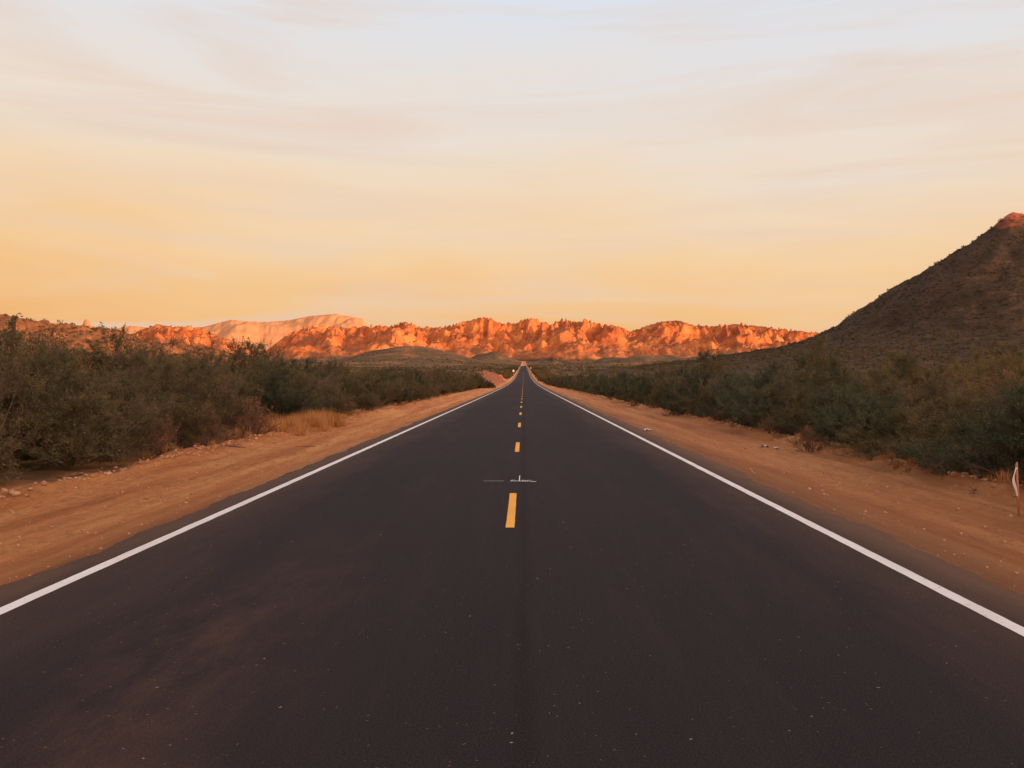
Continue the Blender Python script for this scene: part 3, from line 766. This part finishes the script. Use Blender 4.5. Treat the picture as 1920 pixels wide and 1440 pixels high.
m = NT("white_car_paint"); m.color(C(.75, .73, .7)); m.b.inputs["Roughness"].default_value = .3; m.b.inputs["Specular IOR Level"].default_value = .5; MAT_CAR = m.m
m = NT("dark_glass"); m.color(C(.02, .02, .025)); m.b.inputs["Roughness"].default_value = .1; MAT_GLASS = m.m
m = NT("rubber"); m.color(C(.02, .02, .02)); MAT_TYRE = m.m
m = NT("headlight_lens"); m.color(C(.85, .82, .75)); m.b.inputs["Roughness"].default_value = .15; MAT_LAMP = m.m
def car(x_, y_, rz):
    z0 = float(prof(y_)) + .01
    c = obj("white_car", None, (x_, y_, z0), label="tiny white car driving along the far road", category="car")
    c.rotation_euler = (0, 0, rz)
    pr = [(-2.2, .35), (-2.25, .65), (-2.1, .82), (-1.2, .98), (-.55, 1.45), (.9, 1.5), (1.7, 1.1), (2.15, 1.0), (2.25, .6), (2.2, .35)]
    V = []; n = len(pr); xsec = [(-.9, .92), (-.82, 1.0), (.82, 1.0), (.9, .92)]
    for (xx_, k) in xsec:
        for (a, b) in pr:
            tw = 0.82 if b > 1.2 else 1.0
            V.append((xx_ * tw, a * (0.97 if k < 1 else 1), .35 + (b - .35) * k))
    Fc = []
    for s_ in range(3):
        for i in range(n):
            j = (i + 1) % n; Fc.append([s_ * n + i, s_ * n + j, (s_ + 1) * n + j, (s_ + 1) * n + i])
    Fc.append(list(range(n))[::-1]); Fc.append([3 * n + i for i in range(n)])
    me = bpy.data.meshes.new("body"); me.from_pydata(V, [], Fc); me.materials.append(MAT_CAR); obj("body", me, parent=c)
    me = bpy.data.meshes.new("windscreen"); me.from_pydata([(-.74, -1.17, 1.02), (.74, -1.17, 1.02), (.62, -.62, 1.41), (-.62, -.62, 1.41)], [], [(0, 1, 2, 3)]); me.materials.append(MAT_GLASS); obj("windscreen", me, parent=c)
    for sx_ in (-1, 1):
        v, q = box(sx_ * .62, -2.2, .7, .32, .06, .14); obj("headlight", mesh_np("headlight", v, q, [MAT_LAMP]), parent=c)
        for sy_ in (-1.4, 1.4):
            b = MB(); b.tube([(sx_ * .92, sy_, .33), (sx_ * .93, sy_, .33)], [.02, .2], 16); b.tube([(sx_ * .74, sy_, .33), (sx_ * .75, sy_, .33), (sx_ * .91, sy_, .33), (sx_ * .925, sy_, .33)], [.2, .33, .33, .2], 16)
            obj("wheel", b.mesh("wheel", [MAT_TYRE], False), parent=c)
car(-2.0, 1080, 0)

# ------------------------------------------------------------ world, sun, camera
AZ, EL = math.radians(122), math.radians(7)
D = Vector((math.sin(AZ) * math.cos(EL), math.cos(AZ) * math.cos(EL), math.sin(EL)))
w = bpy.data.worlds.new("World"); scene.world = w; w.use_nodes = True
nt = w.node_tree; N = nt.nodes; Lk = nt.links
bg = N["Background"]
sky = N.new("ShaderNodeTexSky"); sky.sky_type = 'NISHITA'; sky.sun_disc = False
sky.sun_elevation = EL; sky.sun_rotation = AZ; sky.dust_density = 4
tc = N.new("ShaderNodeTexCoord"); sp = N.new("ShaderNodeSeparateXYZ"); Lk.new(tc.outputs["Generated"], sp.inputs[0])
def wm(op, a, b):
    q = N.new("ShaderNodeMath"); q.operation = op
    for i, v in ((0, a), (1, b)):
        if isinstance(v, (int, float)): q.inputs[i].default_value = v
        else: Lk.new(v, q.inputs[i])
    return q.outputs[0]
def wnoise(scale, sc3, rot, detail, rough, dist):
    mp = N.new("ShaderNodeMapping"); mp.inputs["Scale"].default_value = sc3; mp.inputs["Rotation"].default_value = (0, math.radians(rot), 0)
    Lk.new(tc.outputs["Generated"], mp.inputs[0])
    ns = N.new("ShaderNodeTexNoise"); ns.inputs["Scale"].default_value = scale; ns.inputs["Detail"].default_value = detail; ns.inputs["Roughness"].default_value = rough
    ns.inputs["Distortion"].default_value = dist
    Lk.new(mp.outputs[0], ns.inputs["Vector"]); return ns.outputs["Fac"]
n1 = wnoise(1.6, (1.3, 1.3, 6.0), 4, 4, .45, .5)
n2 = wnoise(2.2, (1.0, 1.0, 8.0), -5, 5, .5, .8)
el = wm('ADD', sp.outputs[2], wm('MULTIPLY', sp.outputs[0], 0.05))
el = wm('ADD', el, wm('MULTIPLY', wm('SUBTRACT', n1, 0.5), 0.12))
el = wm('ADD', el, wm('MULTIPLY', wm('SUBTRACT', n2, 0.5), 0.10))
rp = N.new("ShaderNodeValToRGB"); e = rp.color_ramp.elements
stops = [(0.0, (241, 174, 112)), (.05, (244, 187, 125)), (.09, (246, 197, 139)), (.15, (247, 209, 162)), (.21, (244, 218, 187)), (.28, (238, 224, 210)), (.36, (230, 227, 227)), (.45, (223, 229, 238)), (.7, (190, 194, 205)), (1.0, (165, 163, 170))]
e[0].position = 0; e[0].color = s2l(stops[0][1]); e[1].position = 1; e[1].color = s2l(stops[-1][1])
for p, c in stops[1:-1]:
    q = e.new(p); q.color = s2l(c)
Lk.new(el, rp.inputs[0])
n3 = wnoise(2.3, (0.8, 0.8, 7.5), -7, 7, .55, 1.1)
mr = N.new("ShaderNodeMapRange"); mr.inputs[1].default_value = .46; mr.inputs[2].default_value = .70; mr.inputs[3].default_value = 0; mr.inputs[4].default_value = .6
Lk.new(n3, mr.inputs[0])
wz = N.new("ShaderNodeMix"); wz.data_type = 'RGBA'; wz.inputs[7].default_value = s2l((233, 206, 186))
Lk.new(mr.outputs[0], wz.inputs[0]); Lk.new(rp.outputs[0], wz.inputs[6])
sc = N.new("ShaderNodeVectorMath"); sc.operation = 'SCALE'; sc.inputs["Scale"].default_value = 0.1
Lk.new(sky.outputs[0], sc.inputs[0])
mx = N.new("ShaderNodeMix"); mx.data_type = 'RGBA'; mx.inputs[0].default_value = 0.95
Lk.new(sc.outputs[0], mx.inputs[6]); Lk.new(wz.outputs[2], mx.inputs[7])
dt = N.new("ShaderNodeVectorMath"); dt.operation = 'DOT_PRODUCT'; dt.inputs[1].default_value = tuple(D)
Lk.new(tc.outputs["Generated"], dt.inputs[0])
gl = wm('MULTIPLY', wm('POWER', wm('MAXIMUM', dt.outputs["Value"], 0.0), 2.5), 2.4)  # warm glow around the sun, out of view, added to light dirt and bushes
gc = N.new("ShaderNodeVectorMath"); gc.operation = 'SCALE'; gc.inputs[0].default_value = (1.0, 0.60, 0.34); Lk.new(gl, gc.inputs["Scale"])
ga = N.new("ShaderNodeVectorMath"); ga.operation = 'ADD'; Lk.new(mx.outputs[2], ga.inputs[0]); Lk.new(gc.outputs[0], ga.inputs[1])
Lk.new(ga.outputs[0], bg.inputs[0]); bg.inputs[1].default_value = 1.02

sl = bpy.data.lights.new("sun", 'SUN'); sl.energy = 4.4; sl.angle = math.radians(0.5); sl.color = (1.0, 0.60, 0.30)
so = bpy.data.objects.new("sun", sl); COL.objects.link(so)
so.rotation_euler = D.to_track_quat('Z', 'Y').to_euler()

cam = bpy.data.cameras.new("camera"); cam.sensor_width = 36; cam.lens = F / 1920 * 36
cam.clip_start = 0.1; cam.clip_end = 30000
co = bpy.data.objects.new("camera", cam); COL.objects.link(co)
co.location = (0, 0, EYE)
co.rotation_euler = (math.radians(90 - 0.38), 0, math.radians(0.836))
scene.camera = co
